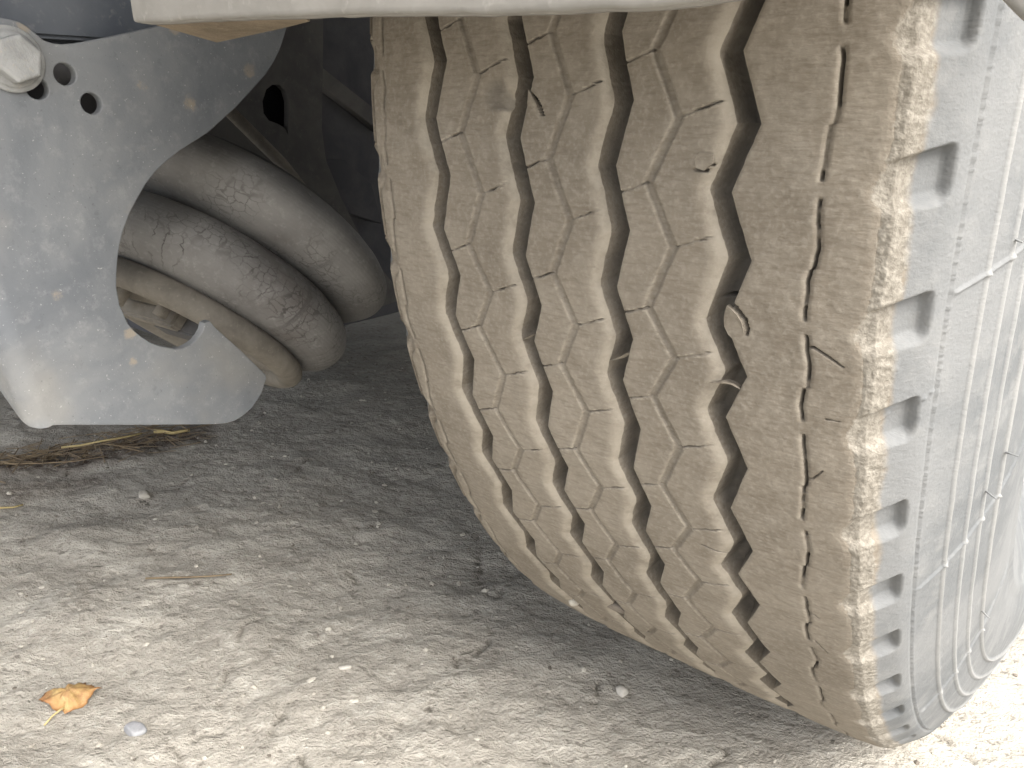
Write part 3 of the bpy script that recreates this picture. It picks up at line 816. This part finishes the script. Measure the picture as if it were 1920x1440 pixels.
# ================================================================ AIR SPRING
AX = Vector((-.0229, .6686, .7432)).normalized()
AC = Vector((-.6629, -.2937, .3426))
AU = AX.cross(Vector((0, 0, 1))).normalized(); AV = AX.cross(AU)
air = empty('air_spring', AC)
tag(air, 'tilted grey rubber air spring bellows with two cracked folds', 'air spring')
def lathe_a(name, mat, parent, prof, n=160, wob=0.0, seed=0):
    th = np.linspace(0, 2*math.pi, n, endpoint=False)
    P = np.array(prof); T, Rr = P[:, 0], P[:, 1]
    TT = th[:, None]
    r = Rr[None, :]+wob*(fbm(np.cos(TT)*3+T[None, :]*20+5, np.sin(TT)*3+5+0*T[None, :], 3, seed)-.45)
    A, U, Vv = np.array(AX), np.array(AU), np.array(AV)
    V = np.array(AC)+T[None, :, None]*A+r[:, :, None]*(np.cos(TT)[:, :, None]*U+np.sin(TT)[:, :, None]*Vv)
    L = np.concatenate([[0], np.cumsum(np.hypot(np.diff(T), np.diff(Rr)))])
    tear = np.exp(-((T+.055)/.018)**2)[None, :]+0*TT
    return put(name, grid_mesh(name, V, closed_u=True, flip=True, attrs=dict(u=TT*.14+0*r, w=L[None, :]+0*TT, tear=tear)), mat, parent)
def conv(t0, t1, r0, rm, n=26):
    s = np.linspace(0, 1, n); return [(t0+(t1-t0)*q, r0+(rm-r0)*(1-(2*q-1)**2)**.55) for q in s]
RW, RM = .123, .171
lathe_a('fold', M['bellows'], air, conv(-.0775, -.0005, RW, RM), wob=.006, seed=3)
lathe_a('fold', M['bellows'], air, conv(.0005, .0800, RW, RM+.014), wob=.006, seed=5)
lathe_a('waist_ring', M['dark'], air, [(-.004, RW-.004), (-.003, RW+.003), (.003, RW+.003), (.004, RW-.004)])
a = np.linspace(0, 2*math.pi, 21)
lathe_a('bead_ring', M['rusty'], air, [(-.092+.0150*math.cos(q), .124+.0160*math.sin(q)) for q in a], wob=.001, seed=7)
lathe_a('end_plate', M['rusty'], air, [(-.090, .114), (-.094, .106), (-.088, .098), (-.080, .088), (-.080, .0005)], wob=.001, seed=8)
lathe_a('upper_plate', M['dark'], air, [(.077, .128), (.087, .126), (.090, .11), (.090, .0005)])
def axp(t, u, v): return AC+AX*t+AU*u+AV*v
# mounting foot and studs on the end plate
def obox(name, mat, parent, c, hx_, hy, hz, ex, ey, ez, bev=.003):
    bm = bmesh.new(); box(bm, (-hx_, -hy, -hz), (hx_, hy, hz)); bmesh.ops.recalc_face_normals(bm, faces=bm.faces)
    bmesh.ops.bevel(bm, geom=list(bm.edges), offset=bev, segments=2, affect='EDGES')
    me = bpy.data.meshes.new(name); bm.to_mesh(me); bm.free()
    mm = Matrix((ex, ey, ez)).transposed().to_4x4(); mm.translation = c; me.transform(mm)
    return put(name, me, mat, parent)
obox('mount_foot', M['dark'], air, axp(-.100, .045, -.030), .016, .050, .012, AX, AU, AV)
obox('mount_foot', M['rusty'], air, axp(-.106, -.020, -.048), .010, .075, .008, AX, AU, AV)
for u_, v_ in ((.05, -.07), (-.03, -.075), (.01, .03)):
    tube('stud', M['rusty'], air, [axp(-.078, u_, v_), axp(-.100, u_, v_), axp(-.112, u_, v_)], .0085, n=6)
# ================================================================ dark parts inside
hang = plate_x('hanger_plate', M['dark'], None, [
    [(-.1452, .6479), (.0248, .6626), (.0158, .58), (.0047, .4866), (.0084, .4381), (.0331, .3782), (.0829, .2844), (.165, .1856), (.015, .1754), (-.1983, .3744), (-.22, .5178), (-.22, .66)],
    [(-.0773, .5489), (-.0901, .5414), (-.0983, .5252), (-.0984, .5091), (-.0905, .4987), (-.0753, .494), (-.0637, .4878), (-.0599, .4785), (-.0559, .5067), (-.0538, .5255), (-.0578, .5404), (-.0664, .5477)]], -.85, .012)
plate_x('keyhole_dark_sheet', M['black'], hang, [[(-.16, .44), (-.16, .60), (-.01, .60), (-.01, .44)]], -.872, .006)  # near-black sheet added behind the keyhole in place of real shade
tag(hang, 'dark steel hanger plate with a keyhole opening behind the bellows', 'hanger plate')
beam = empty('axle_beam', (-1.0, .2, .4))
tag(beam, 'dark axle housing deep in shade between bellows and tyre', 'axle')
box_obj('housing', M['darker'], beam, (-1.30, -.14, .12), (-.98, .42, .80))
plate_x('rib', M['dark'], beam, [[(.0886, .5859), (.2261, .5047), (.2238, .4721), (.0857, .5566)]], -.955, .022)
plate_x('lug', M['darker'], beam, [[(.0795, .4334), (.1237, .4296), (.1823, .3844), (.2032, .3095), (.1279, .3365), (.0905, .3906)]], -.945, .03)
hose = tube('air_hose', M['rusty'], None, [(-.80, -.205, .520), (-.80, -.185, .511), (-.80, -.15, .478), (-.80, -.11, .440), (-.80, -.07, .39), (-.80, -.03, .33)], .0085, n=12)
tag(hose, 'brown air hose running down behind the top of the bellows', 'hose')

# ================================================================ unseen trailer floor overhead, added to shade the ground and tyre
tr = empty('added_trailer_body', (0, 0, 1.2))
tag(tr, 'unseen trailer floor added above the wheel to cast shade', 'trailer')
box_obj('floor_panel', M['deck'], tr, (-2.35, -1.5, 1.20), (.24, 3.6, 1.26))
for k in range(7):
    y = -1.45+.72*k
    box_obj('cross_member', M['deck'], tr, (-2.3, y, 1.125), (.20, y+.05, 1.199))
box_obj('side_rail', M['rail'], tr, (.241, -1.5, 1.12), (.262, 3.6, 1.30))

# unseen neighbouring wheels, added to block light and darken the ground under the trailer
def added_shade_wheel(x, y, label):
    prof = [(-.130, .300), (-.165, .345), (-.172, .41), (-.160, .475), (-.145, .511), (-.128, .524), (0, .530), (.128, .524), (.145, .511), (.160, .475), (.172, .41), (.165, .345), (.13, .30), (.11, .275), (.05, .20), (.05, .02)]
    th = np.linspace(-math.pi, math.pi, 72, endpoint=False)[:, None]; P_ = np.array(prof)
    V = np.stack([P_[:, 0][None]+x+0*th, y-P_[:, 1][None]*np.cos(th), np.maximum(.524-P_[:, 1][None]*np.sin(th), .002)], -1)
    o = put('truck_wheel', grid_mesh('truck_wheel', V, closed_u=True), M['deck'])
    tag(o, label, 'wheel'); return o
added_shade_wheel(-2.05, 0.0, 'unseen wheel added for shade at the far end of the same axle')
added_shade_wheel(0.0, 1.31, 'unseen wheel added for shade directly ahead of the dusty one')
added_shade_wheel(-2.05, 1.31, 'unseen wheel added for shade at the far end of the axle ahead')

# ================================================================ LOOSE THINGS ON THE GROUND
def pebble(mat, x, y, r, label, seed, sx=1.2, sy=1, sz=.7, group=None, name='pebble', rz=0.0):
    o = rock(name, M[mat], (x, y, gz(x, y)+r*sz*.45), r, sx, sy, sz, seed=seed, rz=rz)
    tag(o, label, 'pebble' if name == 'pebble' else 'clod', group); return o
pebble('grey', -.4022, -.5968, .0085, 'smooth blue-grey pebble lying just right of the yellow leaf', 1, 1.25, .95, .65, rz=.6)
pebble('pale', -.1000, -.2855, .0062, 'cream pebble lying on bare clay below the tyre tread', 2, 1.15, .95, .75)
pebble('pale', -.3199, -.4315, .0045, 'small white chip on the clay midway between leaf and tyre', 3, 1.7, .7, .5, rz=.7)
pebble('clay', -.8265, -.3692, .0095, 'dull round pebble in the shade below the bracket', 4, 1.2, 1, .6)

o = rock('wedged_stone', M['clot'], on_tyre(-.0335, .660, -.0055), .0090, 1.15, .8, .6, seed=21); tag(o, 'grey stone wedged in the tread groove near the bottom of the tyre', 'stone')
o = rock('wedged_stone', M['clay'], on_tyre(-.0865, .735, -.005), .0075, .8, .9, 1.0, seed=22); tag(o, 'pale stone stuck at the lower left rim of the tread', 'stone')
# leaf
def make_leaf():
    root = empty('fallen_leaf', (-.491, -.6149, gz(-.491, -.6149)))
    tag(root, 'curled yellow-orange fallen leaf on the clay at the lower left', 'leaf')
    out = [(-.030, -.004), (-.024, .006), (-.016, .011), (-.012, .018), (-.003, .020), (.004, .024), (.010, .018), (.017, .016), (.022, .010), (.030, .009), (.024, .001), (.022, -.006), (.018, -.012), (.011, -.013), (.006, -.019), (.000, -.014), (-.007, -.015), (-.014, -.012), (-.022, -.010), (-.024, -.006)]
    n = len(out); rg = random.Random(5); V = []; rimv = []; K = 9
    ang = [math.atan2(b, a_) for a_, b in out]
    for k in range(n*3):
        f = k/3; i = int(f) % n; j = (i+1) % n; q = f-int(f)
        ox = out[i][0]*(1-q)+out[j][0]*q; oy = out[i][1]*(1-q)+out[j][1]*q
        ja = 1+rg.uniform(-.05, .05)
        for s in range(K):
            t = (s+.3)/(K-.7)
            x, y = ox*t*ja, oy*t*ja
            z = .0105*(1-t*t)+.0016*math.sin(math.atan2(oy, ox)*7+.6)*t+.0045*t**4*math.sin(math.atan2(oy, ox)*2.1+1)+.0012*math.sin(x*420)*math.cos(y*380)
            V.append((x, y, max(z, -.001)+.0025)); rimv.append(t**5)
    V = np.array(V).reshape(n*3, K, 3)
    # image-right / image-down axes on the ground so that the outline lies as it fell
    ex = np.array([.776, .631]); ey = np.array([-.631, .776])
    W = V.copy(); W[:, :, 0] = V[:, :, 0]*ex[0]*.86+V[:, :, 1]*ey[0]*.98; W[:, :, 1] = V[:, :, 0]*ex[1]*.86+V[:, :, 1]*ey[1]*.98
    W = W+np.array(root.location)
    me = grid_mesh('blade', W, closed_u=True, flip=True, attrs=dict(rim=np.array(rimv)))
    bl = put('blade', me, M['leaf'], root)
    so = bl.modifiers.new('thickness', 'SOLIDIFY'); so.thickness = .0006
    L = root.location
    def lp(a_, b, c): return (L.x+a_*ex[0]*.86+b*ey[0]*1.0, L.y+a_*ex[1]*.86+b*ey[1]*1.0, L.z+c)
    st = tube('stalk', M['straw'], root, [lp(.003, -.013, .004), lp(.001, -.018, .005), lp(-.002, -.025, .005), lp(-.005, -.034, .003)], .0011, .0008)
make_leaf()

# straw heap in the shade
def straw(x0, y0, ang_, L, mat, r, label, cat, name, group=None, lift=.004, bend=.2, seed=0):
    rg = random.Random(seed); pts = []
    for k in range(5):
        t = k/4; a2 = ang_+bend*(t-.5)
        x = x0+L*(t-.5)*math.cos(a2); y = y0+L*(t-.5)*math.sin(a2)
        pts.append((x, y, gz(x, y)+lift+rg.uniform(-.001, .002)))
    o = tube(name, mat, None, pts, r, r*.7); tag(o, label, cat, group); return o
straw(-.934, -.512, 1.35, .050, M['straw'], .0016, 'short bright straw at the left edge above the leaf', 'straw', 'straw_stalk', seed=1)
straw(-1.000, -.232, .95, .055, M['straw'], .0034, 'broad yellow straw blade at the right tip of the straw heap', 'straw', 'straw_stalk', lift=.010, seed=2)
straw(-1.035, -.330, 1.10, .120, M['straw'], .0020, 'long straw stalk lying across the middle of the straw heap', 'straw', 'straw_stalk', lift=.011, bend=.5, seed=3)
straw(-1.03, -.42, .85, .17, M['straw_d'], .0014, 'thin straw stalk trailing left from the straw heap', 'straw', 'straw_stalk', lift=.007, bend=.3, seed=4)
straw(-.573, -.448, .78, .095, M['straw_d'], .0013, 'thin dark twig lying flat on the clay below the bracket', 'twig', 'twig', lift=.003, bend=.15, seed=5)
def straw_heap():
    V, F = [], []; rg = random.Random(9)
    for k in range(190):
        t = rg.random(); base = (-1.10+.11*t+rg.gauss(0, .024), -.47+.25*t+rg.gauss(0, .034))
        a2 = rg.gauss(1.05, .95); L = rg.uniform(.015, .07); r = rg.uniform(.0005, .0012); z0 = rg.uniform(.001, .012)
        d = Vector((math.cos(a2), math.sin(a2), rg.uniform(-.12, .12))); s = d.cross(Vector((0, 0, 1))).normalized(); up = s.cross(d)
        c = Vector((base[0], base[1], gz(*base)+z0)); b0 = len(V)
        for e in (-.5, .5):
            for q in range(3):
                an = q*2.094; V.append(c+d*L*e+(s*math.cos(an)+up*math.sin(an))*r)
        for q in range(3): F.append((b0+q, b0+(q+1) % 3, b0+3+(q+1) % 3, b0+3+q))
    me = bpy.data.meshes.new('straw_litter'); me.from_pydata(V, [], F)
    o = put('straw_litter', me, M['straw_d']); tag(o, 'heap of old straw and chaff in the shade under the bracket', 'straw', kind='stuff')
straw_heap()
def crumbs(name, mat, n, label, cat, rmin, rmax, seed, area):
    rg = random.Random(seed); V, F = [], []
    ico = bmesh.new(); bmesh.ops.create_icosphere(ico, subdivisions=1, radius=1)
    iv = [v.co.copy() for v in ico.verts]; ifc = [[v.index for v in f.verts] for f in ico.faces]; ico.free()
    pts = [area(rg) for _ in range(n)]
    zs = ground_h(np.array([p[0] for p in pts]), np.array([p[1] for p in pts]))
    for (x, y), z in zip(pts, zs):
        r = rmin+(rmax-rmin)*rg.random()**3.5; b0 = len(V); e = Vector((rg.uniform(.8, 1.5), rg.uniform(.8, 1.3), rg.uniform(.5, .9)))
        ph = rg.random()*6.28; cs, sn = math.cos(ph), math.sin(ph)
        for v in iv:
            q = Vector((v.x*e.x, v.y*e.y, v.z*e.z))*r*rg.uniform(.6, 1.15)
            V.append((x+q.x*cs-q.y*sn, y+q.x*sn+q.y*cs, z+q.z+r*.05))
        F += [[b0+k for k in f] for f in ifc]
    me = bpy.data.meshes.new(name); me.from_pydata(V, [], F)
    o = put(name, me, M[mat]); tag(o, label, cat, kind='stuff')
ar = lambda rg: (rg.uniform(-1.15, .40), rg.uniform(-.78, .30))
crumbs('clay_crumbs', 'clay', 1800, 'scattered pale clay crumbs on the ground', 'gravel', .0005, .0042, 3, ar)
crumbs('dark_crumbs', 'clot', 700, 'scattered dark soil crumbs on the ground', 'gravel', .0005, .0028, 4, ar)
crumbs('white_grit', 'pale', 130, 'scattered white grit on the ground', 'gravel', .0004, .0022, 5, ar)
